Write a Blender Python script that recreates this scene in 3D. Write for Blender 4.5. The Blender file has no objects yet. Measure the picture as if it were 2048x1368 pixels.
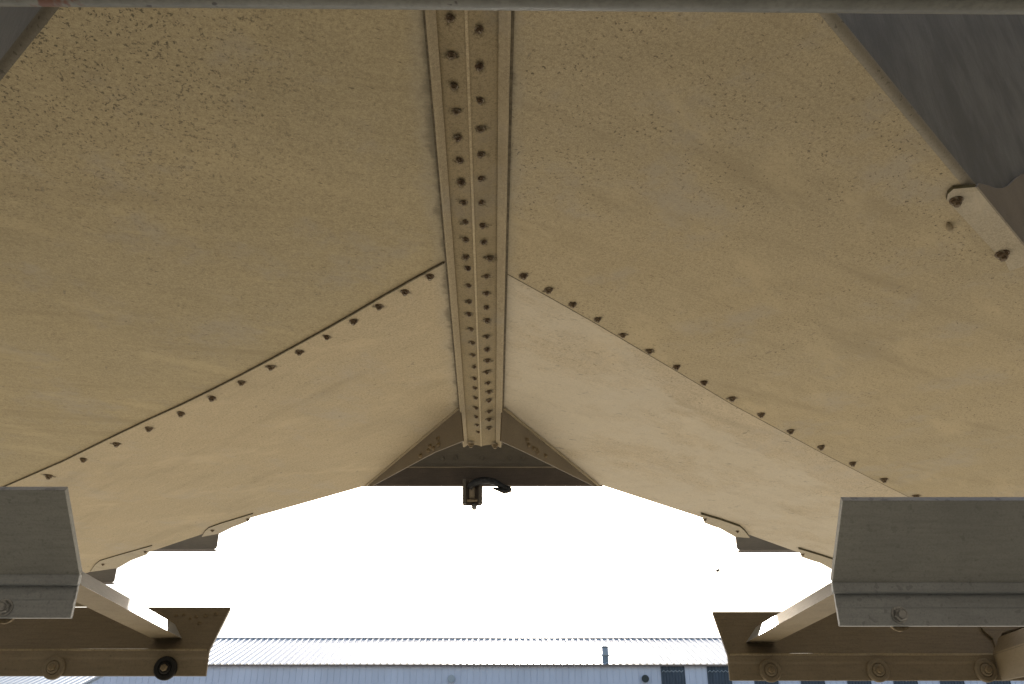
import bpy, bmesh, math, random
from mathutils import Vector, Matrix, Quaternion
random.seed(7)
C = bpy.data.collections.new('scene'); bpy.context.scene.collection.children.link(C)
SC = bpy.context.scene
V = Vector
# ------------------------------------------------------------------ camera model
F = 1800.0; W = 906.0; CAMZ = 1.6
PHI = math.atan(W / F); CP, SP = math.cos(PHI), math.sin(PHI)
EYE = V((0, 0, CAMZ))
def ray(px, py):
    u = (px - 1024) / F; v = (684 - py) / F
    return V((u, CP - v * SP, SP + v * CP))
def hit(px, py, n, p0):
    d = ray(px, py); n = V(n); t = n.dot(V(p0) - EYE) / n.dot(d)
    return EYE + d * t
def onz(px, py, z): return hit(px, py, (0, 0, 1), (0, 0, z))
def ony(px, py, y): return hit(px, py, (0, 1, 0), (0, y, 0))
H = CAMZ + 1.4                       # underside of the deck

# ------------------------------------------------------------------ mesh helpers
def newbm(): return bmesh.new()
def prism(bm, pts, ext, mat=0):
    ext = V(ext); a = [bm.verts.new(p) for p in pts]; b = [bm.verts.new(V(p) + ext) for p in pts]
    n = len(pts); fs = [bm.faces.new(a), bm.faces.new(b[::-1])]
    for i in range(n): fs.append(bm.faces.new((a[i], b[i], b[(i + 1) % n], a[(i + 1) % n])))
    for f in fs: f.material_index = mat
    return fs
def box(bm, c, sx, sy, sz, mat=0, rot=None):
    c = V(c); m = rot or Matrix.Identity(3)
    pts = [c + m @ V((x * sx / 2, y * sy / 2, -sz / 2)) for x, y in ((-1, -1), (1, -1), (1, 1), (-1, 1))]
    return prism(bm, pts, m @ V((0, 0, sz)), mat)
def frame(d):
    d = V(d).normalized(); a = V((0, 0, 1)) if abs(d.z) < .9 else V((1, 0, 0))
    u = d.cross(a).normalized(); return u, u.cross(d).normalized()
def tube(bm, path, r, seg=12, mat=0, cap=True, smooth=True):
    rings = []; n = len(path)
    for i, p in enumerate(path):
        d = V(path[min(i + 1, n - 1)]) - V(path[max(i - 1, 0)])
        if i == 0: u, w = frame(d)
        else:
            dn = d.normalized(); u = (u - dn * u.dot(dn)).normalized(); w = u.cross(dn)
        rr = r[i] if isinstance(r, (list, tuple)) else r
        rings.append([bm.verts.new(V(p) + (u * math.cos(k * 2 * math.pi / seg) + w * math.sin(k * 2 * math.pi / seg)) * rr) for k in range(seg)])
    for a, b in zip(rings, rings[1:]):
        for k in range(seg):
            f = bm.faces.new((a[k], a[(k + 1) % seg], b[(k + 1) % seg], b[k])); f.smooth = smooth; f.material_index = mat
    if cap:
        f = bm.faces.new(rings[0][::-1]); f.material_index = mat
        f = bm.faces.new(rings[-1]); f.material_index = mat
def lathe(bm, prof, seg=16, mat=0, smooth=False, phase=0):    # profile of (r, z) about local z
    rings = [[bm.verts.new((r * math.cos(phase + k * 2 * math.pi / seg), r * math.sin(phase + k * 2 * math.pi / seg), z)) for k in range(seg)] for r, z in prof]
    for a, b in zip(rings, rings[1:]):
        for k in range(seg):
            f = bm.faces.new((a[k], a[(k + 1) % seg], b[(k + 1) % seg], b[k])); f.material_index = mat; f.smooth = smooth
    for rg in (rings[0], rings[-1]):
        f = bm.faces.new(rg); f.material_index = mat
def mesh_of(name, bm, mats):
    bmesh.ops.recalc_face_normals(bm, faces=bm.faces)
    me = bpy.data.meshes.new(name); bm.to_mesh(me); bm.free()
    for m in (mats if isinstance(mats, (list, tuple)) else [mats]): me.materials.append(m)
    return me
ORG = {}
def obj(name, bm, mats, parent=None, bevel=0.0, loc=None):
    """verts are in world space; they are moved into the frame of the thing the part belongs to"""
    o = bpy.data.objects.new(name, None)
    org = ORG.get(parent.name, V((0, 0, 0))) if parent else (V(loc) if loc is not None else V((0, 0, 0)))
    bmesh.ops.translate(bm, verts=bm.verts, vec=-org)
    me = mesh_of(name, bm, mats); bpy.data.objects.remove(o)
    o = bpy.data.objects.new(name, me); C.objects.link(o)
    if parent: o.parent = parent
    else: o.location = org
    ORG[o.name] = org
    if bevel:
        md = o.modifiers.new('bevel', 'BEVEL'); md.width = bevel; md.segments = 2; md.limit_method = 'ANGLE'; md.angle_limit = math.radians(35)
    return o
def tag(o, label, cat, group=None, kind=None):
    o['label'] = label; o['category'] = cat
    if group: o['group'] = group
    if kind: o['kind'] = kind
    return o
def thing(name, loc, label, cat, group=None):
    o = bpy.data.objects.new(name, None); C.objects.link(o); o.location = loc; ORG[o.name] = V(loc)
    o.empty_display_size = .1
    return tag(o, label, cat, group)
def place(name, me, pos, zaxis, parent, spin=0.0, scale=1.0):
    """a copy of a small fitting (shared mesh) with its local z along zaxis, as a child of parent"""
    o = bpy.data.objects.new(name, me); C.objects.link(o); o.parent = parent
    o.location = V(pos) - ORG[parent.name]
    q = V(zaxis).to_track_quat('Z', 'Y') @ Quaternion((0, 0, 1), spin)
    o.rotation_mode = 'QUATERNION'; o.rotation_quaternion = q; o.scale = (scale,) * 3
    ORG[o.name] = V(pos); return o

# ------------------------------------------------------------------ materials
class NT:
    def __init__(s, name):
        s.m = bpy.data.materials.new(name); s.m.use_nodes = True; s.t = s.m.node_tree
        s.b = s.t.nodes['Principled BSDF']; s.out = s.t.nodes['Material Output']
        s.co = s.t.nodes.new('ShaderNodeTexCoord').outputs['Object']
    def n(s, typ, **kw):
        x = s.t.nodes.new(typ)
        for k, v in kw.items(): setattr(x, k, v)
        return x
    def link(s, a, b): s.t.links.new(a, b)
    def put(s, sock, v):
        if hasattr(v, 'is_output'): s.link(v, sock)
        else:
            if isinstance(v, (list, tuple)) and len(v) == 3 and sock.type == 'RGBA': v = (*v, 1)
            sock.default_value = v
    def map(s, scale=(1, 1, 1), rot=(0, 0, 0), loc=(0, 0, 0)):
        x = s.n('ShaderNodeMapping'); s.link(s.co, x.inputs[0])
        x.inputs['Scale'].default_value = scale; x.inputs['Rotation'].default_value = rot; x.inputs['Location'].default_value = loc
        return x.outputs[0]
    def smap(s, ang, scale):
        v = s.map((1, 1, 1), (0, 0, -ang)); x = s.n('ShaderNodeVectorMath', operation='MULTIPLY')
        s.link(v, x.inputs[0]); x.inputs[1].default_value = scale; return x.outputs[0]
    def noise(s, scale, detail=4, rough=.55, vec=None, dist=0):
        x = s.n('ShaderNodeTexNoise'); s.link(vec or s.co, x.inputs['Vector'])
        x.inputs['Scale'].default_value = scale; x.inputs['Detail'].default_value = detail
        x.inputs['Roughness'].default_value = rough; x.inputs['Distortion'].default_value = dist
        return x.outputs[0]
    def ramp(s, v, a, b, lo=0.0, hi=1.0):
        x = s.n('ShaderNodeMapRange'); x.interpolation_type = 'SMOOTHSTEP'
        s.put(x.inputs[0], v); x.inputs[1].default_value = a; x.inputs[2].default_value = b
        x.inputs[3].default_value = lo; x.inputs[4].default_value = hi
        return x.outputs[0]
    def math(s, op, a, b=0.0):
        x = s.n('ShaderNodeMath', operation=op); s.put(x.inputs[0], a); s.put(x.inputs[1], b); return x.outputs[0]
    def mix(s, f, a, b, mode='MIX'):
        x = s.n('ShaderNodeMix', data_type='RGBA', blend_type=mode)
        s.put(x.inputs[0], f); s.put(x.inputs[6], a); s.put(x.inputs[7], b); return x.outputs[2]
    def sep(s, vec=None):
        x = s.n('ShaderNodeSeparateXYZ'); s.link(vec or s.co, x.inputs[0]); return x.outputs
    def bump(s, h, strength, dist=.01):
        x = s.n('ShaderNodeBump'); x.inputs['Strength'].default_value = strength; x.inputs['Distance'].default_value = dist
        s.put(x.inputs['Height'], h); s.link(x.outputs[0], s.b.inputs['Normal'])
    def done(s, col, rough=.6, metal=0.0, spec=.3):
        s.put(s.b.inputs['Base Color'], col); s.put(s.b.inputs['Roughness'], rough)
        s.b.inputs['Metallic'].default_value = metal; s.b.inputs['Specular IOR Level'].default_value = spec
        return s.m

_a = ray(2945, 1590); _l = math.hypot(_a.x, _a.y); SN_ = V((-_a.y / _l, _a.x / _l, 0))
SN_D = (onz(1012, 545, H) - onz(945, 445, H)).dot(SN_)
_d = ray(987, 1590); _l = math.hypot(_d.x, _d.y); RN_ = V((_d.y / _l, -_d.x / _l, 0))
def soffit_mat(name, base, alt, speck_dark, speck_amt, near_mask=False, scraped=False, ang=0.0, strip=False):
    t = NT(name)
    dk = lambda k: tuple(c * k for c in base)
    big = t.noise(.9, 5, .6); mid = t.noise(6, 5, .65); fine = t.noise(230, 2, .7)
    col = t.mix(t.ramp(big, .35, .65), base, alt)
    col = t.mix(t.ramp(mid, .45, .75, 0, .30), col, dk(.76))
    grit = t.noise(125, 4, .75)
    col = t.mix(t.ramp(grit, .50, .62, 0, .52), col, dk(.58))
    col = t.mix(t.ramp(grit, .47, .35, 0, .45), col, dk(1.28))
    col = t.mix(t.ramp(fine, .45, .64, 0, .4), col, dk(.55))
    col = t.mix(t.ramp(t.noise(330, 2, .6), .50, .66, 0, .45), col, dk(1.35))
    g2 = t.noise(1.0, 3, .7, t.smap(ang, (80, 95, 75)))
    col = t.mix(t.ramp(g2, .52, .70, 0, .28), col, dk(.60))
    col = t.mix(t.ramp(g2, .48, .30, 0, .40), col, dk(1.2))
    gy = sum(base) / 3
    col = t.mix(t.ramp(t.noise(2.6, 6, .7), .5, .68, 0, .5), col, (gy * 1.08, gy * 1.0, gy * .86))
    col = t.mix(t.ramp(t.noise(480, 1, .5), .52, .70, 0, .30), col, dk(1.3))
    # rubbed streaks lying one way
    st = t.noise(1.0, 5, .7, t.smap(ang, (4, 55, 9)))
    col = t.mix(t.ramp(st, .50, .75, 0, .38), col, dk(1.22))
    st2 = t.noise(1.0, 5, .7, t.smap(ang + .15, (14, 120, 9)))
    col = t.mix(t.ramp(st2, .56, .76, 0, .40), col, dk(.58))
    run = t.noise(1.0, 4, .6, t.smap(ang, (.9, 7, 5)))
    col = t.mix(t.ramp(run, .52, .70, 0, .42), col, dk(.70))
    run2 = t.noise(1.0, 5, .65, t.smap(ang + .4, (1.6, 5, 5)))
    col = t.mix(t.ramp(run2, .53, .68, 0, .40), col, dk(1.22))
    # dark flecks of dried splash
    if not strip:
        cover = t.math('MULTIPLY', t.ramp(t.noise(1.1, 3, .5), .35, .65, .35, 1), t.ramp(t.noise(9, 4, .7), .38, .62, .1, 1))
        if near_mask:
            xyz = t.sep(); a = t.ramp(xyz[0], .05, -.8); b = t.ramp(xyz[1], .55, -.9)
            cover = t.math('MAXIMUM', t.math('MULTIPLY', cover, .35), t.math('MULTIPLY', a, b))
            big_ = t.ramp(t.noise(1.0, 2, .5, t.smap(.3, (125, 92, 100))), .62, .70)
            col = t.mix(t.math('MULTIPLY', t.math('MULTIPLY', big_, cover), .75), col, speck_dark)
        fl = t.ramp(t.noise(1.0, 2, .5, t.smap(ang, (105, 100, 90))), .60, .69)
        col = t.mix(t.math('MULTIPLY', t.math('MULTIPLY', fl, cover), speck_amt), col, speck_dark)
        fl2 = t.ramp(t.noise(1.0, 2, .5, t.smap(ang + .3, (38, 130, 60))), .69, .75)
        col = t.mix(t.math('MULTIPLY', fl2, .6), col, (.075, .065, .045))
        fl3 = t.ramp(t.noise(1.0, 3, .6, t.smap(-1.1, (9, 24, 9))), .69, .74)
        col = t.mix(t.math('MULTIPLY', fl3, .4), col, (.14, .135, .12))
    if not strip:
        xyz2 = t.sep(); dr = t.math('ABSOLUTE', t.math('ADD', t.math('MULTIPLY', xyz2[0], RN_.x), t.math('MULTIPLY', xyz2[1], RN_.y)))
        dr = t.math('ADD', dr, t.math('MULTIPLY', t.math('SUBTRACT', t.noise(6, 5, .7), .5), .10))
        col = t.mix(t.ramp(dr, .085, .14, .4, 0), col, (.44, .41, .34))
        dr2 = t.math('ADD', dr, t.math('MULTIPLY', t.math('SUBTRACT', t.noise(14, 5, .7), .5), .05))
        col = t.mix(t.ramp(dr2, .078, .102, .6, 0), col, (.15, .135, .10))  # darker beside the ridge lips: grime and shadow put into the colour
    if scraped:
        sc = t.noise(1.0, 9, .74, t.smap(ang, (1.3, 3.6, 1)), .25)
        g = t.noise(1.0, 6, .75, t.smap(ang, (10, 130, 10)))
        sc = t.math('ADD', sc, t.math('MULTIPLY', t.math('SUBTRACT', g, .5), .28))
        sd_ = t.math('ADD', t.math('MULTIPLY', xyz2[0], SN_.x), t.math('MULTIPLY', xyz2[1], SN_.y))
        sd_ = t.math('ADD', t.math('SUBTRACT', sd_, SN_D), t.math('MULTIPLY', t.math('SUBTRACT', t.noise(3, 6, .7, t.smap(ang, (1, 4, 1))), .5), .35))
        al_ = t.math('ADD', t.math('MULTIPLY', xyz2[0], SN_.y), t.math('MULTIPLY', xyz2[1], -SN_.x))
        band = t.ramp(t.math('SUBTRACT', sd_, t.ramp(al_, .75, 1.6, 0, .24)), -.02, .05, 0, 1)
        col = t.mix(t.math('MULTIPLY', t.ramp(sc, .36, .55, 0, .55), band), col, (.60, .555, .46))
        sc2 = t.noise(1.0, 5, .65, t.smap(ang - .35, (11, 34, 9)))
        col = t.mix(t.ramp(sc2, .62, .70, 0, .55), col, (.19, .185, .17))
    t.bump(t.math('ADD', t.noise(2.2, 3, .5), t.math('MULTIPLY', t.noise(150, 3, .65), .03)), .55, .05)
    return t.done(col, .75, 0, .2)
def steel_mat(name, base, alt, dust=None, dust_amt=0.0, spot=.35, metal=.0, rough=.5, stretch=(3, 30, 30), fleck=.7):
    t = NT(name)
    br = t.noise(5, 5, .65, t.map(stretch)); bl = t.noise(4, 5, .6); fine = t.noise(260, 2, .7)
    col = t.mix(t.ramp(bl, .35, .65), base, alt)
    col = t.mix(t.ramp(br, .4, .75, 0, .45), col, tuple(c * .62 for c in base))
    col = t.mix(t.ramp(fine, .45, .72, 0, .4), col, tuple(c * .55 for c in base))
    if dust: col = t.mix(t.ramp(t.noise(3, 6, .65), .6 - dust_amt, .85 - dust_amt), col, dust)
    sp = t.ramp(t.noise(75, 2, .5), fleck, fleck + .05)
    col = t.mix(t.math('MULTIPLY', sp, spot), col, tuple(c * .25 for c in base))
    t.bump(t.math('ADD', t.noise(200, 3, .6), t.math('MULTIPLY', t.noise(9, 3, .5), 2.0)), .12, .004)
    return t.done(col, rough, metal, .4)
def plain_mat(name, col, rough=.6, var=.3, scale=30, metal=0.0, spec=.3):
    t = NT(name); v = t.noise(scale, 5, .65)
    c = t.mix(t.ramp(v, .35, .7), tuple(x * (1 - var) for x in col), tuple(min(1, x * (1 + var * .4)) for x in col))
    t.bump(v, .2, .004)
    return t.done(c, rough, metal, spec)

DUST = (.40, .325, .205); DUST2 = (.355, .282, .17)
M = {}
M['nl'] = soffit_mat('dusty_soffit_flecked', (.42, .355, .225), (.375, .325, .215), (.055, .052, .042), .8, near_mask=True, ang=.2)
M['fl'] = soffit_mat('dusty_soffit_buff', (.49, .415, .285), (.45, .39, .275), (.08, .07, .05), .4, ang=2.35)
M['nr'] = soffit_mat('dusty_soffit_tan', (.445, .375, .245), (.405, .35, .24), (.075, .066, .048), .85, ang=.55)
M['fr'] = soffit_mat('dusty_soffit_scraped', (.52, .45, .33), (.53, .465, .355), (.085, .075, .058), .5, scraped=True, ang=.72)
M['strip'] = soffit_mat('dusty_ridge_strip', (.28, .23, .14), (.31, .255, .16), (.07, .055, .03), .3, ang=1.57, strip=True)
M['lip'] = soffit_mat('dusty_lip', (.385, .325, .22), (.35, .295, .20), (.07, .055, .03), .2, ang=1.57, strip=True)
M['lug'] = soffit_mat('dusty_lug_face', (.45, .40, .30), (.41, .365, .28), (.07, .055, .03), .2, ang=1.0, strip=True)
M['crease'] = soffit_mat('crease_highlight', (.47, .40, .27), (.38, .31, .20), (.07, .055, .03), .2, ang=1.57, strip=True)  # highlight along the fold, put into the colour as a paler face
M['crack'] = plain_mat('grime_shadow_joint', (.17, .145, .10), .8, .4, 60)  # grime in the laps, and the painted shadow beside the ridge lips
M['edge'] = plain_mat('sheet_edge', (.11, .10, .06), .7, .35, 40)
M['fascia'] = steel_mat('weathered_steel_fascia', (.15, .152, .145), (.225, .228, .22), spot=.3, rough=.6, metal=.0, stretch=(30, 30, 2.5))
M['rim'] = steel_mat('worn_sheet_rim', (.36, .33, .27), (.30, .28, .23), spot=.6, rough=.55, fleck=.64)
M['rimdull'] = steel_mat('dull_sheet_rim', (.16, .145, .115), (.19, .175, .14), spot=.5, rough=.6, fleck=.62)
M['upstand'] = steel_mat('weathered_lug_steel', (.27, .235, .185), (.23, .20, .16), spot=.4, rough=.6)
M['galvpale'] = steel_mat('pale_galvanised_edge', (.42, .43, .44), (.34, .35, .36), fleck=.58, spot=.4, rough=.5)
M['galv'] = steel_mat('galvanised_steel', (.335, .36, .385), (.265, .285, .305), fleck=.62, spot=.3, rough=.5, metal=.25)
M['galvdark'] = steel_mat('dull_galvanised_steel', (.275, .285, .275), (.235, .245, .24), fleck=.64, spot=.22, rough=.55, metal=.2)
M['duststeel'] = steel_mat('dusty_brown_steel', (.19, .158, .115), (.22, .185, .135), spot=.25, rough=.65)
M['dustleg'] = steel_mat('dusty_beam_leg', (.27, .225, .155), (.235, .19, .13), spot=.3, rough=.65)
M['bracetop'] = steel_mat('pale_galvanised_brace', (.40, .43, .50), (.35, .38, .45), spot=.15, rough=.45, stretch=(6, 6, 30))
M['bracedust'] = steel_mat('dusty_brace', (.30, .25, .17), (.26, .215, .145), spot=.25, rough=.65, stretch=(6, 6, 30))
M['darksteel'] = steel_mat('dark_brown_steel', (.075, .06, .05), (.095, .075, .06), spot=.3, rough=.6)
M['darkbar'] = steel_mat('dark_purlin_steel', (.145, .128, .103), (.12, .106, .086), spot=.3, rough=.5)
def nut_mat():
    t = NT('rusty_nut'); n1 = t.noise(140, 4, .7)
    oi = t.n('ShaderNodeObjectInfo')
    c = t.mix(t.ramp(n1, .35, .65), (.055, .032, .018), (.15, .10, .06))
    c = t.mix(t.ramp(t.noise(90, 2, .5, t.map((1, 1, 1), (0, 0, 0), (.3, .1, .7))), .55, .62, 0, .8), c, (.34, .30, .23))
    c = t.mix(t.math('MULTIPLY', oi.outputs['Random'], .45), c, (.20, .16, .10))
    return t.done(c, .6, .1, .4)
M['nut'] = nut_mat()
M['nutdust'] = plain_mat('dusty_nut', (.30, .24, .155), .75, .4, 90)
M['nutgrey'] = plain_mat('zinc_bolt', (.32, .325, .33), .4, .3, 60, .5)
M['black'] = plain_mat('black_rubber', (.02, .02, .021), .55, .3, 40)
M['ropeblack'] = plain_mat('black_tape', (.035, .037, .042), .5, .6, 60)
def stain_mat():
    t = NT('grime_stain'); t.m.blend_method = 'BLEND' if hasattr(t.m, 'blend_method') else t.m.blend_method
    l = t.n('ShaderNodeVectorMath', operation='LENGTH'); t.link(t.map((1, .62, 1)), l.inputs[0])
    oi = t.n('ShaderNodeObjectInfo'); vv = t.n('ShaderNodeVectorMath', operation='ADD'); t.link(t.co, vv.inputs[0])
    ml = t.math('MULTIPLY', oi.outputs['Random'], 37.0); t.link(ml, vv.inputs[1])
    nz = t.noise(95, 3, .7, vv.outputs[0])
    a = t.math('ADD', t.ramp(l.outputs['Value'], .004, .023, 1, 0), t.math('MULTIPLY', t.math('SUBTRACT', nz, .5), 2.2))
    a = t.ramp(a, .35, 1.3, 0, .75)
    t.put(t.b.inputs['Alpha'], a)
    return t.done((.045, .036, .024), .85, 0, .1)
M['stain'] = stain_mat()
def pipe_mat():
    t = NT('painted_pipe'); n = t.noise(7, 6, .7); f = t.noise(120, 3, .6)
    col = t.mix(t.ramp(n, .35, .65), (.12, .128, .12), (.17, .178, .165))
    col = t.mix(t.ramp(f, .4, .7, 0, .4), col, (.07, .075, .07))
    xyz = t.sep(); rn = t.noise(5.0, 5, .6, t.map((2.2, 1, 1)))
    left = t.ramp(xyz[0], -.40, -.56, -.04, .15)
    rust = t.math('MULTIPLY', t.ramp(t.math('ADD', rn, left), .60, .64), t.ramp(xyz[0], -.34, -.42))
    col = t.mix(rust, col, (.105, .032, .014))
    d = t.ramp(t.noise(22, 3, .6), .68, .71); col = t.mix(d, col, (.03, .03, .03))
    t.bump(t.math('ADD', n, t.math('MULTIPLY', rust, -.3)), .25, .004)
    return t.done(col, .42, .1, .45)
M['pipe'] = pipe_mat()
M['asphalt'] = plain_mat('added_dark_asphalt', (.07, .066, .056), .9, .3, 3)
M['ground'] = plain_mat('pale_dusty_concrete', (.39, .356, .295), .9, .2, .6)
def clad_mat(name, col, rough, var=.12, metal=0.0, sc=.5):
    t = NT(name); v = t.noise(sc, 4, .6, t.map((1, 1, .25)))
    c = t.mix(t.ramp(v, .35, .7), tuple(x * (1 - var) for x in col), col)
    return t.done(c, rough, metal, .4)
M['wall'] = clad_mat('pale_blue_cladding', (.60, .605, .67), .55)
M['roof'] = clad_mat('white_sheet_roof', (.56, .57, .57), .36)
M['pane'] = clad_mat('dark_blue_glazing', (.045, .06, .085), .35, .35, 0, 3)
M['frameb'] = plain_mat('brown_trim', (.22, .17, .14), .6, .3, 10)
M['added_sidewall'] = plain_mat('added_dusty_wall', (.20, .17, .125), .9, .2, 1.5)  # for the unseen walls added at the sides
M['added_rearwall'] = clad_mat('added_dark_cladding', (.10, .088, .068), .7)  # for the unseen wall added behind the viewer
M['flue'] = clad_mat('zinc_flue', (.20, .24, .28), .45, .3, .2, 3)
M['ventlight'] = clad_mat('grey_vent', (.38, .40, .41), .5)
M['ventdark'] = clad_mat('dark_vent', (.03, .035, .03), .5)
M['bird'] = plain_mat('dark_feathers', (.05, .045, .045), .8)

# ------------------------------------------------------------------ fittings (shared meshes)
def nut_mesh(name, r, mats, stud=True, washer=True, stain=True):
    bm = newbm()
    if washer: lathe(bm, [(r * 1.22, 0), (r * 1.22, r * .2), (r * .7, r * .2)], 18, 0)
    lathe(bm, [(r, .0), (r, r * .62), (r * .84, r * .78)], 6, 0)
    if stud: lathe(bm, [(r * .6, 0), (r * .6, r * 1.2), (r * .5, r * 1.3)], 10, 0)
    if stain:
        pts = []
        for k in range(20):
            a = k * 2 * math.pi / 20; pts.append((.032 * math.cos(a), .05 * math.sin(a), .0012))
        f = bm.faces.new([bm.verts.new(p) for p in pts]); f.material_index = 1
    return mesh_of(name, bm, mats)
NUT = nut_mesh('seam_nut', .0100, [M['nut'], M['stain']])
NUT_SMALL = nut_mesh('ridge_nut', .0080, [M['nut'], M['stain']])
NUT_DUST = nut_mesh('dusty_nut', .012, [M['nutdust']], stain=False)
NUT_APEX = nut_mesh('dark_nut', .011, [M['darkbar']], stain=False)
NUT_BIG = nut_mesh('lug_nut', .017, [M['nut'], M['stain']])
def capbolt(name, mats, R=.0265, hexr=.011, hole=False):
    bm = newbm()
    lathe(bm, [(R, 0), (R, .006), (R * .9, .0085), (R * .62, .0085), (R * .56, .0065)], 28, 0)
    lathe(bm, [(hexr * 1.25, .0), (hexr * 1.25, .010), (hexr * 1.0, .0125)], 20, 0 if not hole else 1)
    lathe(bm, [(hexr * .75, .0), (hexr * .75, .017), (hexr * .6, .019)], 6, 1 if not hole else 1)
    return mesh_of(name, bm, mats)
CAP = capbolt('washered_bolt', [M['dustleg'], M['nutdust']])
CAP_BLACK = capbolt('rubber_washer_bolt', [M['black'], M['nutdust']], .027)
ZINC = nut_mesh('zinc_bolt', .0115, [M['nutgrey'], M['nutgrey']], stain=False)

# ------------------------------------------------------------------ the deck
def vpdir(px, py): d = ray(px, py); return V((d.x, d.y, 0)).normalized()
DL, DR, RD = vpdir(-1150, 1590), vpdir(2945, 1590), vpdir(987, 1590)
RN = V((RD.y, -RD.x, 0))                       # to the right of the ridge
R0 = onz(945, 445, H)                           # a point of the ridge
def along(p, d, k): return V(p) + d * k
def isect(p, d, q, e):                           # two lines in plan
    den = d.x * e.y - d.y * e.x; w = q - p
    return p + d * ((w.x * e.y - w.y * e.x) / den)
seamL = onz(890, 528, H); seamR = onz(1012, 545, H)
nearR = onz(1662, 60, H); nearL = onz(60, 95, H)
farL = onz(500, 1036, H); farR = onz(1400, 1036, H)
ridge_at = lambda p, d: isect(R0, RD, p, d)
EXT = 7.0
UP = V((0, 0, .006))
cp = V((R0.x, R0.y, H))
canopy = thing('steel_canopy', tuple(cp), 'dusty tan steel deck overhead with a bolted ridge strip along its middle', 'canopy')
LOWER = V((0, 0, -.006))
def band(q, e, p, d, side_in, lo):
    pass
aN_L, aS_L = ridge_at(nearL, DL), ridge_at(seamL, DL)
aN_R, aS_R = ridge_at(nearR, DR), ridge_at(seamR, DR)
kL1, kL0 = onz(920, 815, H), onz(735, 970, H)    # chamfer where the far edge turns toward the ridge
kR1, kR0 = onz(1005, 815, H), onz(1195, 970, H)
rL1 = R0 + RD * (kL1 - R0).dot(RD); rR1 = R0 + RD * (kR1 - R0).dot(RD)
G = RN * .004                                     # the sheets stop 4 mm short of the mitre line, above the strip
def panel(name, pts, z, mat):
    bm = newbm(); prism(bm, [p + V((0, 0, z)) for p in pts], (0, 0, .0058))
    return obj(name, bm, [mat, M['edge']], canopy)
OV = .04
SL = [onz(x, y, H) for x, y in ((888, 527), (820, 564), (758, 599), (707, 629), (654, 659), (599, 689), (542, 720), (483, 751), (424, 781), (362, 811), (298, 840), (233, 871), (125, 924), (12, 973))]
SR = [onz(x, y, H) for x, y in ((1013, 546), (1100, 594), (1190, 645), (1283, 700), (1354, 742), (1466, 809), (1579, 870), (1640, 903), (1740, 955), (1825, 997))]
SL.append(along(SL[-1], (SL[-1] - SL[-3]).normalized(), 4.0)); SR.append(along(SR[-1], (SR[-1] - SR[-3]).normalized(), 4.0))
SLi = [isect(R0, RD, SL[0], DL) - G] + SL; SRi = [isect(R0, RD, SR[0], DR) + G] + SR
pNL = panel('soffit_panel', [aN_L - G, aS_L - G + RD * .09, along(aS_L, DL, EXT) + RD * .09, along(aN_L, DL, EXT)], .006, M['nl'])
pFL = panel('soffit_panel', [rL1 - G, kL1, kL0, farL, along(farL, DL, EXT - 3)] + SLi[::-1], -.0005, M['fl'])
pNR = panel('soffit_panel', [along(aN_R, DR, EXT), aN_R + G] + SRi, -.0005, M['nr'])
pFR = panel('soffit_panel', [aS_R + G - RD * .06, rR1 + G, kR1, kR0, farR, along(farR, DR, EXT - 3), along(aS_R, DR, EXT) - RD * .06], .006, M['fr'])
pNL['label'] = 'olive tan sheet with dense dark flecks'; pFR['label'] = 'pale sheet with scraped patches'
# the visible cut edges of the lapped sheets
def ribbon(pts, w, z0, z1, mat, parent):
    bm = newbm()
    for p, q in zip(pts, pts[1:]):
        d = (q - p).normalized(); n = V((-d.y, d.x, 0)); n = n if n.dot(RD) > 0 else -n
        e = d * .0008
        prism(bm, [p + V((0, 0, z0)), q + e + V((0, 0, z0)), q + e + n * w + V((0, 0, z0)), p + n * w + V((0, 0, z0))], (0, 0, z1 - z0))
    return obj('lap_edge', bm, mat, parent)
ribbon(SL, -.0042, -.0012, .0058, M['crack'], pFL)
ribbon(SR, .0034, -.0010, .0058, M['crack'], pNR)
# ridge strip: a shallow inverted tray with slanting lips, two bolt rows
s0 = (onz(930, 40, H) - R0).dot(RD) - .45; s1 = (onz(962, 885, H) - R0).dot(RD)
def half(pxa, pya, pxb, pyb, z):
    pa, pb = onz(pxa, pya, z), onz(pxb, pyb, z)
    return ((pa - R0).dot(RN) + (pb - R0).dot(RN)) / 2
oL = half(849, 22, 925, 880, H - .022); iL = half(869, 60, 936, 880, H - .010)
oR = half(1016, 22, 1006, 880, H - .022); iR = half(993, 60, 995, 880, H - .010); mC = half(930, 40, 961, 850, H - .013)
def rail(name, sec, mat, parent, a=s0, b=s1, n=1, bevel=.0012, pale=None):
    bm = newbm()
    fs = prism(bm, [R0 + RN * x + RD * a + V((0, 0, z)) for x, z in sec], RD * (b - a))
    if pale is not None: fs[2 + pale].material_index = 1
    return obj(name, bm, [mat, M['crease']], parent, bevel)
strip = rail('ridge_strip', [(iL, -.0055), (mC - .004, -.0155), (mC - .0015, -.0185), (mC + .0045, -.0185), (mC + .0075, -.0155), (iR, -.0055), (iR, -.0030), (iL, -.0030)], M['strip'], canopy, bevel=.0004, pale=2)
rail('strip_lip', [(oL, -.022), (oL + .005, -.024), (iL + .002, -.0125), (iL - .001, -.004), (oL, -.004)], M['lip'], strip)
rail('strip_lip', [(oR, -.022), (oR - .005, -.024), (iR - .002, -.0125), (iR + .001, -.004), (oR, -.004)], M['lip'], strip)
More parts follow.
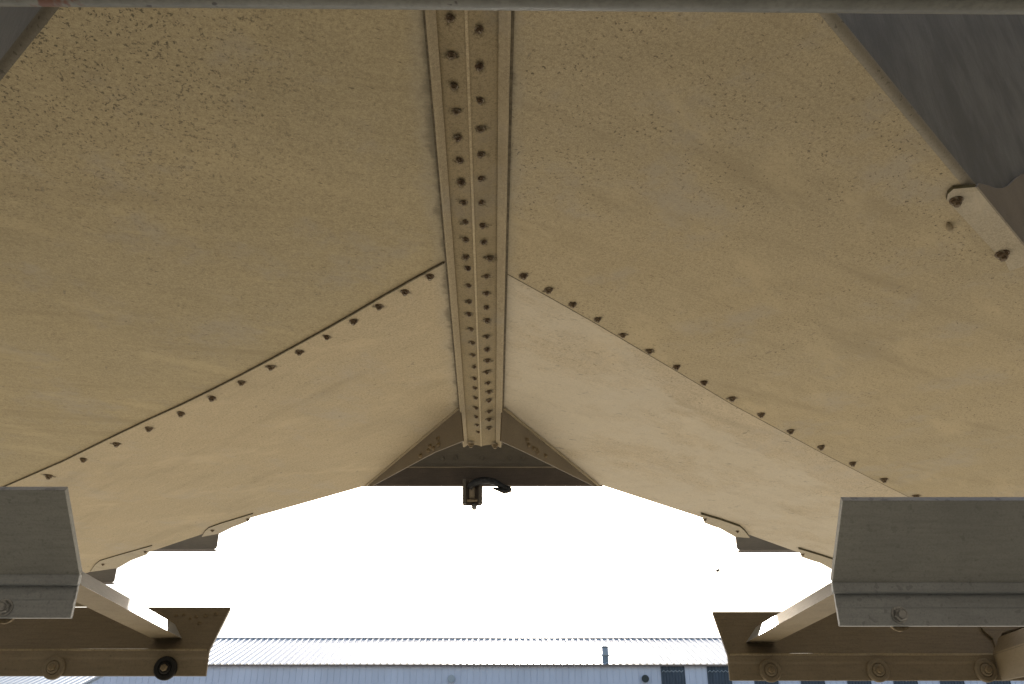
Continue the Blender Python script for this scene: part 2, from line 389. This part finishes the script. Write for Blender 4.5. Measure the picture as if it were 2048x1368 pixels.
# dark strips standing in for the shadow line just outside the lips
rail('shadow_strip', [(oL - .006, -.008), (oL - .0005, -.008), (oL - .0005, -.001), (oL - .006, -.001)], M['crack'], strip, bevel=0)
rail('shadow_strip', [(oR + .007, -.008), (oR + .0005, -.008), (oR + .0005, -.0015), (oR + .007, -.0015)], M['crack'], strip, bevel=0)
rl = [(900,36),(903,110),(908,172),(913,222),(916,275),(920,320),(922,364),(928,404),(931,443),(932,478),(932,513),(937,535),(938,570),(939,602),(939,627),(943,657),(946,684),(947,708),(949,732),(950,755),(951,774),(952,794),(953,814),(953,832),(955,848),(957,862)]
rr = [(958,58),(958,132),(960,200),(961,257),(961,308),(961,356),(962,404),(965,450),(967,483),(980,516),(973,552),(973,586),(973,614),(974,640),(974,672),(974,698),(975,720),(974,743),(976,765),(978,783),(978,800),(978,822),(978,838),(978,855)]
dn = V((0, 0, -1))
for pts, tilt in ((rl, -.35), (rr, .35)):
    for (x, y) in pts:
        p = onz(x, y, H - .0122)
        place('bolt', NUT_SMALL, p + V((0, 0, -.0005)), dn + RN * random.uniform(-.06, .06) + RD * random.uniform(-.06, .06), strip, (2.4 if tilt < 0 else .7) + random.uniform(-.3, .3), random.uniform(.9, 1.08))
for x, y in ((942, 888), (990, 890)):
    place('bolt', NUT_DUST, onz(x, y, H - .02), dn, strip, random.random(), 1.05)
# seam bolts
sl = [(860,552),(810,583),(758,612),(707,642),(654,673),(599,703),(542,733),(483,764),(424,795),(362,826),(298,856),(233,887),(167,918),(98,951)]
sr = [(1047,551),(1097,579),(1145,608),(1195,638),(1246,669),(1299,701),(1353,733),(1408,764),(1464,796),(1522,828),(1581,861),(1642,893),(1705,926),(1768,958),(1832,991)]
for x, y in sl: place('bolt', NUT, onz(x, y, H - .0008), dn + RD * random.uniform(-.05, .05), pFL, random.uniform(0, 6), random.uniform(.95, 1.12) * (1 + max(0, 650 - x) / 1400))
for x, y in sr: place('bolt', NUT, onz(x, y, H - .0008), dn + RD * random.uniform(-.05, .05), pNR, random.uniform(0, 6), random.uniform(.95, 1.12) * (1 + max(0, x - 1250) / 1400))
# fascia: rolled rim, then a wall rising from the near edge
def fascia(pt, d, out, z0, rm):
    a = ridge_at(pt, d); b = along(a, d, EXT)
    sec = []
    R = .022
    for k in range(6):
        t = k / 5 * math.pi / 2; sec.append((R * math.sin(t), R * (1 - math.cos(t))))
    rim = sec
    bm = newbm()
    def strp(sec, bm, mat=0):
        th = .004
        for (x0, h0), (x1, h1) in zip(sec, sec[1:]):
            f = bm.faces.new([bm.verts.new(q) for q in (a + out * x0 + V((0, 0, h0 + z0)), b + out * x0 + V((0, 0, h0 + z0)), b + out * x1 + V((0, 0, h1 + z0)), a + out * x1 + V((0, 0, h1 + z0)))]); f.material_index = mat; f.smooth = True
    strp(rim, bm); bmesh.ops.remove_doubles(bm, verts=bm.verts, dist=1e-5)
    obj('rolled_rim', bm, M[rm], canopy)
    bm = newbm()
    p0 = a + out * R + V((0, 0, R + z0)); q0 = b + out * R + V((0, 0, R + z0))
    prism(bm, [p0, q0, q0 - out * .005, p0 - out * .005], (0, 0, 2.4))
    o = obj('fascia', bm, M['fascia'], canopy)
    return o
oR_ = V((DR.y, -DR.x, 0)); oR_ = oR_ if oR_.dot(RD) < 0 else -oR_
oL_ = V((DL.y, -DL.x, 0)); oL_ = oL_ if oL_.dot(RD) < 0 else -oL_
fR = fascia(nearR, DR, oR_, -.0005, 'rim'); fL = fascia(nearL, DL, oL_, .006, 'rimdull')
# corner gussets hanging in the notch at the far end of the ridge
YB = onz(735, 970, H).y
def gusset(k1, k0, low1, low0, lowm):
    n = (k0 - k1).cross(V((0, 0, 1))); p = k1 + V((0, 0, -.0008))
    bm = newbm(); pts = [k1 + V((0, 0, -.001)), k0 + V((0, 0, -.001)), hit(*low0, n, p), hit(*lowm, n, p), hit(*low1, n, p)]
    e = n.normalized() * .005; e = e if e.y > 0 else -e
    prism(bm, pts, e); return obj('corner_gusset', bm, M['duststeel'], canopy), n
gl, nl_ = gusset(kL1, kL0, (926, 882), (742, 973), (868, 905))
gr, nr_ = gusset(kR1, kR0, (1002, 882), (1190, 973), (1052, 905))
for g, n, k, pts in ((gl, nl_, kL1, [(877, 878), (878, 890), (868, 897), (861, 893), (858, 901), (842, 912)]), (gr, nr_, kR1, [(1053, 880), (1056, 890), (1066, 897), (1072, 900), (1074, 905), (1090, 912)])):
    for x, y in pts:
        p = hit(x, y, n, k); nn = n.normalized(); nn = nn if nn.y < 0 else -nn
        place('bolt', NUT_DUST, p, nn, g, random.random(), .8)
# thin light lip along the notch edges
for k1, k0, w in ((kL1, kL0, -RN), (kR1, kR0, RN)):
    bm = newbm(); prism(bm, [k1 + V((0, 0, -.006)), k0 + V((0, 0, -.006)), k0 + w * .012 + V((0, 0, -.006)), k1 + w * .012 + V((0, 0, -.006))], (0, 0, .005))
    obj('edge_lip', bm, M['lip'], canopy)
# mounting lugs under the edges
def lug(pts, bolts, z=-.007, thick=.0065, nut=NUT, mat=None):
    bm = newbm(); fs = prism(bm, [onz(x, y, H + z - thick) for x, y in pts], (0, 0, thick - .0008))
    for f in fs[2:]: f.material_index = 1
    o = obj('mounting_lug', bm, [M['lug'], M['edge']], canopy)
    bm = newbm()
    q = [onz(x, y, H + z - thick * 1.0) for x, y in pts]
    for x, y in bolts: place('bolt', nut, onz(x, y, H + z - thick) + V((0, 0, -.0008)), dn, o, random.random() * 3, .85)
    return o
l1 = lug([(506,1028),(497,1042),(480,1049),(464,1055),(440,1067),(403,1074),(410,1063),(418,1056),(440,1048)], [(496,1038),(425,1060)], .006, .0135)
l2 = lug([(304,1092),(294,1109),(278,1115),(262,1121),(236,1136),(180,1144),(190,1130),(200,1122),(240,1110)], [(291,1103),(206,1128)], .006, .0135)
l3 = lug([(1402,1029),(1409,1046),(1424,1052),(1440,1057),(1470,1074),(1500,1076),(1490,1063),(1480,1054),(1440,1040)], [(1410,1038),(1475,1062)], .006, .0135)
l4 = lug([(1597,1098),(1603,1114),(1620,1120),(1640,1126),(1668,1141),(1702,1146),(1690,1132),(1680,1124),(1640,1111)], [(1606,1108),(1672,1132)], .006, .0135)
# the near lug at the upper right: a leg under the sheet and a leg up the fascia
bm = newbm()
zl = H - .012
foldA = onz(1952, 374, zl); fold_dir = DR
leg = [foldA, along(foldA, DR, .62)]
inner = onz(1893, 400, zl)
win = (inner - foldA).dot(-oR_)
prism(bm, [onz(1907, 378, zl), foldA, along(foldA, DR, .5), along(foldA, DR, .5) - oR_ * win, onz(2010, 523, zl), onz(1990, 505, zl), onz(1893, 400, zl), onz(1896, 388, zl)], (0, 0, .0105))
for f in list(bm.faces)[2:]: f.material_index = 1
lug5 = obj('mounting_lug', bm, [M['lug'], M['edge']], canopy, .0008)
bm = newbm()
nf = oR_; f0 = foldA + oR_ * .004
wav = [(1953, 374), (1958, 366), (1975, 370), (1992, 376), (2006, 376), (2018, 370), (2030, 358), (2042, 349), (2060, 344)]
top = [hit(x, y, nf, f0) for x, y in wav]
prism(bm, [V(p) for p in top] + [along(top[-1], DR, .25), along(V((f0.x, f0.y, zl)), DR, .55), V((f0.x, f0.y, zl))], -oR_ * .006)
obj('lug_upstand', bm, M['upstand'], lug5, .001)
for x, y, s in ((1912, 400, 1.0), (2004, 507, 1.15)): place('bolt', NUT_BIG, onz(x, y, zl) + V((0, 0, -.001)), dn, lug5, 1.0, s * .85)
# burr of bent sheet next to the lug
bm = newbm(); tube(bm, [onz(1896, 445, H - .002), onz(1899, 456, H - .012), onz(1903, 462, H - .004)], [.003, .010, .004], 8)
obj('bent_tab', bm, M['lip'], canopy)

# ------------------------------------------------------------------ cross beam behind the notch, with its hook
beam = thing('cross_beam', (0, YB + .02, H), 'dark brown steel beam closing the gap below the end of the bolted ridge', 'beam')
Yb = YB + .03
bl, br = ony(690, 971, Yb), ony(1206, 973, Yb)
zb = ony(960, 972, Yb).z; zm = ony(960, 936, Yb).z; zt = ony(960, 840, Yb).z
bm = newbm(); prism(bm, [V((bl.x, Yb, zm)), V((br.x, Yb, zm)), V((br.x, Yb, zt)), V((bl.x, Yb, zt))], (0, .01, 0)); obj('web', bm, M['darkbar'], beam)
bm = newbm(); prism(bm, [V((bl.x, Yb - .012, zb)), V((br.x, Yb - .012, zb)), V((br.x, Yb - .012, zm - .001)), V((bl.x, Yb - .012, zm - .001))], (0, .03, 0)); fl_ = obj('flange', bm, M['darksteel'], beam, .003)
for x in (885, 912, 965, 1020, 1047): place('bolt', NUT_APEX, ony(x, 916, Yb - .0003), (0, -1, 0), beam, random.random(), .95)
bm = newbm(); prism(bm, [V((bl.x - .3, Yb + .01, zt)), V((br.x + .3, Yb + .01, zt)), V((.6, s1 + R0.y - .6, zt)), V((-.7, s1 + R0.y - .6, zt))], (0, 0, .008)); obj('cover_plate', bm, M['darkbar'], beam)
bm = newbm(); tube(bm, [V((bl.x, Yb - .014, zm)), V((br.x, Yb - .014, zm))], .004, 8); obj('edge_bead', bm, M['duststeel'], beam)
hk = thing('hook_bracket', tuple(ony(945, 955, Yb - .04)), 'small dark bracket with a downward pin hanging from the middle of the cross beam', 'bracket')
Yh = Yb - .05
def pxbox(bm, x0, y0, x1, y1, Y, th, mat=0):
    prism(bm, [ony(x0, y1, Y), ony(x1, y1, Y), ony(x1, y0, Y), ony(x0, y0, Y)], (0, th, 0), mat)
bm = newbm(); prism(bm, [ony(925, 957, Yh + .02), ony(925, 1008, Yh + .02), ony(928, 1010.5, Yh + .02), ony(961, 1010.5, Yh + .02), ony(965, 1007, Yh + .02), ony(965, 957, Yh + .02)], (0, .012, 0)); obj('back_plate', bm, M['darksteel'], hk, .001)
bm = newbm(); pxbox(bm, 925.5, 958, 932, 1007, Yh, .02); pxbox(bm, 957, 958, 963.5, 1007, Yh, .02); obj('cheek_plate', bm, M['darkbar'], hk, .001)
bm = newbm(); tube(bm, [ony(934, 1001, Yh), ony(955, 1001, Yh)], .006, 8); obj('cross_pin', bm, M['nutdust'], hk)
bm = newbm(); tube(bm, [ony(944, 962, Yh + .008), ony(944, 996, Yh + .008)], .0145, 14); obj('sleeve', bm, M['duststeel'], hk)
bm = newbm(); tube(bm, [ony(948.5, 1008, Yh + .026), ony(948.5, 1016, Yh + .026), ony(948.5, 1019.5, Yh + .026)], [.0138, .0136, .008], 14); obj('pin', bm, M['nutgrey'], hk)
bm = newbm()
rp = [(938, 976), (945, 968), (953, 964), (964, 961), (978, 961), (990, 964), (1000, 970), (1009, 975), (1018, 979), (1023, 981)]
tube(bm, [ony(x, y, Yh - .01) for x, y in rp], [.015, .018, .019, .019, .018, .016, .015, .015, .016, .009], 10)
tube(bm, [ony(x, y, Yh - .014) for x, y in ((986, 976), (998, 979), (1010, 983), (1020, 981))], [.005, .011, .014, .009], 8)
rope = obj('taped_cable', bm, M['ropeblack'], None, loc=ony(978, 962, Yh))
tag(rope, 'black taped cable end draped out of the hook bracket and over the beam edge', 'cable')
bm = newbm(); tube(bm, [ony(x, y, Yh - .01) for x, y in ((1023, 983), (1024, 992), (1025.5, 1001))], .0024, 6); tube(bm, [ony(1025.3, 1001, Yh - .01), ony(1025.8, 1005, Yh - .01)], [.0025, .004], 6)
o_ = obj('loose_strand', bm, M['ropeblack'], rope)

# ------------------------------------------------------------------ purlins resting on the far edge of the deck
def purlin(meet, endpx, ybot, sgn, label, Lx):
    p = onz(*meet, H + .0065); Y = p.y; e = ony(endpx, ybot, Y); hgt = .13
    t = thing('purlin', (e.x, Y, p.z), label, 'purlin', 'purlins lying across the far deck edge')
    bm = newbm(); x1 = e.x + sgn * Lx
    c = .018
    pts = [V((e.x + sgn * c, Y, p.z)), V((x1, Y, p.z)), V((x1, Y, p.z + hgt)), V((e.x, Y, p.z + hgt)), V((e.x, Y, p.z + c)), V((e.x + sgn * c * .3, Y, p.z + c * .3))]
    prism(bm, pts, (0, .006, 0)); obj('web', bm, M['darkbar'], t, .001)
    bm = newbm(); prism(bm, [V((e.x + sgn * .02, Y + .007, p.z)), V((x1, Y + .007, p.z)), V((x1, Y + .07, p.z)), V((e.x + sgn * .02, Y + .07, p.z))], (0, 0, .006)); obj('flange', bm, M['darksteel'], t)
    return t
purlin((318, 1098), 433, 1099, -1, 'dark purlin end under the upper of the two lugs on the left deck edge', 3.0)
purlin((150, 1165), 228, 1165, -1, 'dark purlin end just above the left brace, beside the lower left lug', 2.5)
purlin((1574, 1100), 1474, 1100, 1, 'dark purlin end showing under the upper lug on the right deck edge', 3.0)

# ------------------------------------------------------------------ pipe across the top
pp = thing('pipe', tuple(onz(1024, -5, CAMZ + .95)), 'grey painted round pipe with rust patches running across the top, closest to the viewer', 'pipe')
ypi = .80; rpi = .028
pl, prr = ony(-300, 11, ypi), ony(2350, 32, ypi); pl, prr = pl + (pl - prr) * 1.2, prr + (prr - pl) * 1.2
off = V((0, -.75, .66)).normalized() * rpi
bm = newbm(); n = 60
tube(bm, [pl.lerp(prr, k / n) + off for k in range(n + 1)], rpi, 28)
obj('tube', bm, M['pipe'], pp)

# ------------------------------------------------------------------ trough beams
S45 = math.sqrt(.5)
def near_beam(name, endpx, foldpx, sgn, label, outx, bolts):
    Yf = 1.55
    fo = ony(*foldpx, Yf); n = V((0, S45, S45)); tp = hit(*endpx, n, fo)
    xe = (fo.x + tp.x) / 2; x1 = outx
    t = thing(name, (xe, Yf, fo.z - .08), label, 'beam', 'formed steel beams at the lower corners')
    th = .0125
    bm = newbm()
    e1 = V((0, -S45, S45)); L = (tp - fo).dot(e1)
    a = V((xe, fo.y, fo.z)); up = V((0, S45, S45)) * th
    pts = [a, a + e1 * L, a + e1 * L + up, a + up]
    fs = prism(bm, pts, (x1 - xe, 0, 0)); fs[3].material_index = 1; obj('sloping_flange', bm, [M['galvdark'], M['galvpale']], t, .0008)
    bm = newbm(); z0 = fo.z; z1 = ony(foldpx[0], foldpx[1] + 19, Yf).z
    prism(bm, [V((xe, Yf - .0015, z0 - .0005)), V((xe, Yf + .0005, z0 + .0045)), V((xe, Yf + .012, z0 + .002)), V((xe, Yf + .012, z1)), V((xe, Yf - .001, z1))], (x1 - xe, 0, 0)); obj('fold', bm, M['galv'], t, .002)
    bm = newbm(); Yl = Yf + .014; z2 = ony(foldpx[0], foldpx[1] + 86, Yl).z
    zz = z1 + (z2 - z1) * .42
    xq = xe - sgn * -.006
    prism(bm, [V((xq, Yl, z1 + .004)), V((xq, Yl, zz)), V((xq, Yl - .002, zz - .002)), V((xq, Yl - .002, z2)), V((xq, Yl + .008, z2)), V((xq, Yl + .008, z1 + .004))], (x1 - xq, 0, 0))
    lg = obj('bolted_leg', bm, M['galv'], t, .0015)
    for x, y in bolts:
        p = ony(x, y, Yl - .002); place('bolt', ZINC, p, V((0, -1, 0)), lg, .3, 1.0)
        bmw = newbm(); lathe(bmw, [(.020, 0), (.020, .006)], 20); me = mesh_of('backing_washer', bmw, M['nutdust'])
        place('washer', me, ony(x, y + 8, Yl + .0085), V((0, 1, 0)), lg)
    return t, xe, Yf, fo.z
def far_beam(name, endpx, foldpx, sgn, label, outx, Yf, bolts):
    fo = ony(*foldpx, Yf); n = V((0, -S45, S45)); tp = hit(*endpx, n, fo)
    xe = (fo.x + tp.x) / 2; x1 = outx
    t = thing(name, (xe, Yf, fo.z - .06), label, 'beam', 'formed steel beams at the lower corners')
    e1 = V((0, S45, S45)); L = (tp - fo).dot(e1); th = .009
    bm = newbm(); a = V((xe, fo.y, fo.z)); up = V((0, S45, -S45)) * th
    prism(bm, [a, a + e1 * L, a + e1 * L + up, a + up], (x1 - xe, 0, 0)); sf = obj('sloping_flange', bm, M['duststeel'], t, .0015)
    bm = newbm(); z2 = ony(foldpx[0], foldpx[1] + 52, Yf).z; zz = fo.z + (z2 - fo.z) * .35
    prism(bm, [V((xe, Yf - .0015, fo.z)), V((xe, Yf - .001, zz + .003)), V((xe, Yf + .002, zz)), V((xe, Yf + .002, z2)), V((xe, Yf + .010, z2)), V((xe, Yf + .010, fo.z))], (x1 - xe, 0, 0))
    lg = obj('bolted_leg', bm, M['dustleg'], t, .0022)
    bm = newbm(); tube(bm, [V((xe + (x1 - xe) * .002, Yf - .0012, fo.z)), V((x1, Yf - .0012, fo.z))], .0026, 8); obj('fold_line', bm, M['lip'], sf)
    for x, y, me in bolts: place('bolt', me, ony(x, y, Yf + .002), V((0, -1, 0)), lg, random.random(), 1.0)
    return t, n, fo, sf
YF = 2.22
NL = near_beam('formed_beam', (133, 980), (155, 1150), -1, 'nearer grey galvanised beam with a wide sloping face at the lower left', -2.4, [(10, 1215)])
NR = near_beam('formed_beam', (1685, 1001), (1666, 1166), 1, 'nearer grey galvanised beam with one bolt at the lower right', 2.4, [(1799, 1230)])
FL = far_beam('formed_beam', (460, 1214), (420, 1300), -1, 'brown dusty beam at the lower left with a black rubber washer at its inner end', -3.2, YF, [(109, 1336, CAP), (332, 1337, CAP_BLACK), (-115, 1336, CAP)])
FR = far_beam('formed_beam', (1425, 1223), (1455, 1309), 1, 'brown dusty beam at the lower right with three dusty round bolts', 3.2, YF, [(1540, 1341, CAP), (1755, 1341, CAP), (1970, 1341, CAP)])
# scraps of weld along the inner half of the left far flange
for x, y in ((352, 1232), (367, 1230), (392, 1234), (411, 1232), (431, 1229), (380, 1238), (399, 1247)):
    p = hit(x, y, FL[1], FL[2] + V((0, 0, .001)))
    place('weld_spot', NUT_DUST, p, V((0, -S45, S45)), FL[3], random.random(), random.uniform(.25, .42))
# braces from the near beams to the sloping face of the far ones
def brace(label, fb, A, B, Cc, E, name='angle_brace', Y=1.60):
    n, fo = fb[1], fb[2] + V((0, -.001, .001))
    b = hit(*B, n, fo); c = hit(*Cc, n, fo); e = hit(*E, n, fo); a = ony(*A, Y)
    d = a - b
    t = thing(name, tuple(b), label, 'brace', 'angle braces between the near and far beams')
    tn = .006
    nt = (c - b).cross(d).normalized(); nt = nt if nt.dot(e - b) > 0 else -nt
    ne = (e - b).cross(d).normalized(); ne = ne if ne.dot(c - b) > 0 else -ne
    inner = b + (nt + ne) * (tn / (1 + nt.dot(ne)))
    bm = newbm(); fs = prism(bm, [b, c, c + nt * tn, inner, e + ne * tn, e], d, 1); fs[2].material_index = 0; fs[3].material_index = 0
    obj('angle_bar', bm, [M['bracetop'], M['bracedust']], t, .0006)
    return t, b, c, e, d
BL = brace('pale angle brace slanting down to the right in the lower left', FL, (163, 1170), (364, 1277), (350, 1248), (308, 1279))
BR = brace('pale angle brace slanting down to the left in the lower right', FR, (1668, 1187), (1492, 1285), (1512, 1254), (1548, 1286))
# third brace, partly out of frame at the right
n3, f3 = V((0, 1, 0)), V((0, YF - .004, 0))
t3 = thing('angle_brace', tuple(ony(1990, 1320, YF - .004)), 'brown dusty brace rising out of frame at the right edge of the photo', 'brace', 'angle braces between the near and far beams')
q = [ony(1992, 1335, YF - .004), ony(2003, 1361, YF - .004), ony(2001, 1352, YF + .001), ony(1986, 1306, YF - .004)]
d3 = ony(2130, 1258, 1.66) - ony(1986, 1306, YF - .004)
a3, b3 = ony(1986, 1306, YF - .006), ony(2004, 1362, YF - .006)
bm = newbm(); prism(bm, [a3, b3, b3 + d3, a3 + d3], V((.004, .006, 0))); obj('front_leg', bm, M['bracedust'], t3, .001)
c3 = hit(1996, 1275, FR[1], FR[2] + V((0, -.002, .002)))
bm = newbm(); prism(bm, [a3 + V((.001, .001, .001)), c3, c3 + d3, a3 + d3 + V((.001, .001, .001))], V((0, .003, -.006))); obj('top_leg', bm, M['duststeel'], t3, .001)
# gusset plates seen behind the near beams
n_, fo_ = FR[1], FR[2]
bm = newbm(); g = [hit(x, y, n_, fo_ + V((0, -.004, .004))) for x, y in ((1960, 1254), (1970, 1266), (1985, 1278), (1991, 1297), (2004, 1268), (2060, 1250), (2060, 1236), (1965, 1240))]
prism(bm, g, V((0, -.0025, .0025)))
tag(obj('gusset_plate', bm, M['duststeel'], None, .0008, loc=g[0]), 'dusty gusset plate where the right edge brace meets the far beam', 'gusset')
bm = newbm(); g = [ony(x, y, 1.9) for x, y in ((128, 1178), (146, 1190), (166, 1206), (174, 1213), (120, 1213))]
prism(bm, g, (0, .006, 0))
tag(obj('gusset_plate', bm, M['lip'], None, .0008, loc=g[0]), 'small pale gusset showing beneath the left brace behind the grey beam', 'gusset')

# ------------------------------------------------------------------ warehouse beyond
YW = 60.0
def xw(px, py=1345): return ony(px, py, YW).x
zE = ony(960, 1329, YW).z; pitch = math.radians(18.9)
def corrug(bm, x0, x1, pitch_w, depth, org, upv, length, outv, duty=.35):
    """ribbed sheet: ribs run along upv; org at x=0"""
    xs = []; x = x0
    while x < x1:
        xs += [(x, 0), (x + pitch_w * (1 - duty), 0), (x + pitch_w * (1 - duty * .75), depth), (x + pitch_w * (1 - duty * .25), depth)]; x += pitch_w
    rows = [[bm.verts.new(org + V((x, 0, 0)) + outv * h + upv * k) for x, h in xs] for k in (0, length)]
    for i in range(len(xs) - 1): bm.faces.new((rows[0][i], rows[0][i + 1], rows[1][i + 1], rows[1][i]))
wh = thing('warehouse', (xw(960), YW, 0), 'long white roofed shed with pale blue cladding beyond the canopy', 'building')
upr = V((0, math.cos(pitch), math.sin(pitch))); nr = V((0, -math.sin(pitch), math.cos(pitch)))
dr = ony(960, 1280, 1).normalized() if False else None
e_ = ray(960, 1280); zr = None
# roof length so that its ridge stands where the photograph shows it
tt = None
L = 0.0
tan_r = (e_.z / e_.y); L = (tan_r * YW - (zE - CAMZ)) / (upr.z - tan_r * upr.y)
XA, XB = -46.0, 46.0
bm = newbm(); corrug(bm, XA, XB, .42, .065, V((0, YW - .25, zE - .02)), upr, L + .25, nr, .4)
rf = obj('roof', bm, M['roof'], wh)
bm = newbm(); ra = V((0, YW - .25, zE - .02)) + upr * (L + .25)
tube(bm, [ra + V((XA, 0, .03)), ra + V((XB, 0, .03))], .07, 8); obj('ridge_cap', bm, M['flue'], rf)
bm = newbm(); prism(bm, [ra + V((XA, .05, 0)), ra + V((XB, .05, 0)), ra + V((XB, 9, -3.2)), ra + V((XA, 9, -3.2))], (0, 0, -.05)); obj('rear_roof_slope', bm, M['roof'], rf)
bm = newbm(); corrug(bm, XA, XB, .40, .03, V((0, YW, 0)), V((0, 0, 1)), zE - .05, V((0, -1, 0)), .12); obj('wall', bm, M['wall'], wh)
bm = newbm(); prism(bm, [V((XA, YW - .27, zE - .14)), V((XB, YW - .27, zE - .14)), V((XB, YW - .27, zE - .03)), V((XA, YW - .27, zE - .03))], (0, .04, 0)); obj('eaves_trim', bm, M['frameb'], wh)
px = 1322.0
zT = ony(1345, 1331.5, YW).z
while px < 2120:
    w = 46; xa, xb = xw(px, 1350), xw(px + w, 1350)
    bm = newbm(); zc = zT - .03
    corrug(bm, xa, xb - .1, .19, .03, V((0, YW - .05, 2.2)), V((0, 0, 1)), zc - 2.2, V((0, -1, 0)), .4)
    wi = obj('window', bm, M['pane'], wh)
    bm = newbm(); zz = ony(1345, 1343, YW).z; x = xa + .05; pts = []
    for k in range(12): pts.append(V((xa + .05 + (xb - xa - .1) * k / 11, YW - .10, zz + (.05 if k % 2 else -.05))))
    tube(bm, pts, .025, 6); obj('zigzag_rail', bm, M['ventlight'], wi)
    px += 92.4
for cx, m, lab in ((903, 'ventlight', 0), (1290, 'ventdark', 1)):
    c = ony(cx, 1358, YW); bm = newbm()
    tube(bm, [c + V((0, .05, 0)), c + V((0, -.16, 0))], .19, 20, smooth=False); tube(bm, [c + V((0, -.16, 0)), c + V((0, -.19, 0))], [.23, .23], 20, smooth=False)
    obj('wall_vent', bm, M[m], wh)
# flue on the roof
c = ony(1211, 1324, YW + .2); bm = newbm()
tube(bm, [c + V((0, 0, -.25)), c + V((0, 0, .36))], .19, 14, smooth=False)
fl0 = obj('flue', bm, M['flue'], rf)
bm = newbm(); tube(bm, [c + V((.02, 0, .36)), c + V((.02, 0, .46)), c + V((0, 0, .86))], [.26, .20, .20], 14); tube(bm, [c + V((0, 0, .88)), c + V((0, 0, .94))], .23, 14); obj('flue_cap', bm, M['ventlight'], fl0)
# lower annex at the left
YA = 44.0
an = thing('annex', (ony(60, 1365, YA).x, YA, 0), 'lower shed with a pale ribbed roof just under the brown beam at bottom left', 'building')
xr = ony(138, 1366, YA).x; zA = ony(60, 1384, YA).z
bm = newbm(); corrug(bm, xr - 22, xr, .30, .04, V((0, YA, zA)), upr, 5.0, nr, .45); obj('roof', bm, M['roof'], an)
bm = newbm(); prism(bm, [V((xr + .02, YA, zA - .1)), V((xr + .02, YA, zA + .06)), V((xr + .02, YA, zA + .06)) + upr * 5, V((xr + .02, YA, zA - .1)) + upr * 5], (.12, 0, 0)); obj('barge_board', bm, M['flue'], an)
bm = newbm(); corrug(bm, xr - 22, xr, .3, .03, V((0, YA + .2, 0)), V((0, 0, 1)), zA - .02, V((0, -1, 0)), .2); obj('wall', bm, M['wall'], an)
# bird
bc = ony(1436, 1142, 36.0); bm = newbm()
tube(bm, [bc + V((-.02, 0, -.12)), bc + V((-.01, 0, -.05)), bc + V((0, 0, .02)), bc + V((.02, 0, .07)), bc + V((.03, 0, .10))], [.01, .035, .042, .028, .008], 10)
for s in (-1, 1): prism(bm, [bc + V((0, 0, .05)), bc + V((s * .07, .02, .08)), bc + V((s * .15, .08, .05)), bc + V((s * .07, .04, .01)), bc + V((0, .0, -.01))], (0, .008, 0))
tag(obj('bird', bm, M['bird'], None, loc=bc), 'tiny dark bird flying in the white sky', 'bird')

# ------------------------------------------------------------------ ground
bm = newbm(); f = bm.faces.new([bm.verts.new(p) for p in ((-400, -400, 0), (400, -400, 0), (400, 400, 0), (-400, 400, 0))])
gnd = obj('ground', bm, M['ground']); gnd['kind'] = 'structure'; bm = newbm(); bm.faces.new([bm.verts.new(p) for p in ((-60, -6.4, .004), (60, -6.4, .004), (60, 1.2, .004), (-60, 1.2, .004))])
rd = obj('added_lane', bm, M['asphalt']); rd['kind'] = 'structure'; rd['label'] = 'unseen dark lane added to cut the bounce light near the viewer'; rd['category'] = 'added_lane'  # unseen lane, added so less light bounces onto the near deck
gnd['label'] = 'pale dusty concrete yard'; gnd['category'] = 'ground'

# unseen walls added behind and beside the viewer to block blue sky light
sky_blocker = thing('shed', (0, -6.5, 0), 'tall unseen walls added round the viewer to cut the sky light', 'building')
bm = newbm(); corrug(bm, -8.9, 8.9, .4, .04, V((0, -6.5, 0)), V((0, 0, 1)), 16.0, V((0, 1, 0)), .4); obj('wall', bm, M['added_rearwall'], sky_blocker)
for sg in (-1, 1):
    bm = newbm(); prism(bm, [V((sg * 9, -6.6, 0)), V((sg * 9, 9.5, 0)), V((sg * 9, 9.5, 13)), V((sg * 9, -6.6, 13))], (sg * .2, 0, 0)); obj('wall', bm, M['added_sidewall'], sky_blocker)
# ------------------------------------------------------------------ light, camera
SUN_EL, SUN_AZ = math.radians(22.7), math.radians(1.6)       # azimuth to the right of +Y
sd = V((math.sin(SUN_AZ) * math.cos(SUN_EL), math.cos(SUN_AZ) * math.cos(SUN_EL), math.sin(SUN_EL)))
sun = bpy.data.lights.new('sun', 'SUN'); sun.energy = 4.0; sun.angle = math.radians(.5); sun.color = (1, .94, .85)
so = bpy.data.objects.new('sun', sun); C.objects.link(so); so.rotation_mode = 'QUATERNION'; so.rotation_quaternion = sd.to_track_quat('Z', 'Y')
so.location = (0, 30, 40)
w = bpy.data.worlds.new('World'); SC.world = w; w.use_nodes = True
nt = w.node_tree; sky = nt.nodes.new('ShaderNodeTexSky'); sky.sky_type = 'NISHITA'; sky.sun_disc = False
sky.sun_elevation = SUN_EL; sky.sun_rotation = SUN_AZ; sky.dust_density = 2.0; sky.air_density = 1.0; sky.ozone_density = 1.0
nt.links.new(sky.outputs[0], nt.nodes['Background'].inputs[0]); nt.nodes['Background'].inputs[1].default_value = .085
cam = bpy.data.cameras.new('camera'); co = bpy.data.objects.new('camera', cam); C.objects.link(co)
cam.sensor_width = 36; cam.lens = F / 2048 * 36; cam.clip_start = .05; cam.clip_end = 2000
co.location = EYE; co.rotation_euler = (math.pi / 2 + PHI, 0, 0); SC.camera = co
SC.view_settings.view_transform = 'Standard'; SC.view_settings.look = 'None'; SC.view_settings.gamma = 1; SC.view_settings.use_curve_mapping = False
SC.view_settings.exposure = 1.68
SC.cycles.max_bounces = 8; SC.cycles.diffuse_bounces = 5
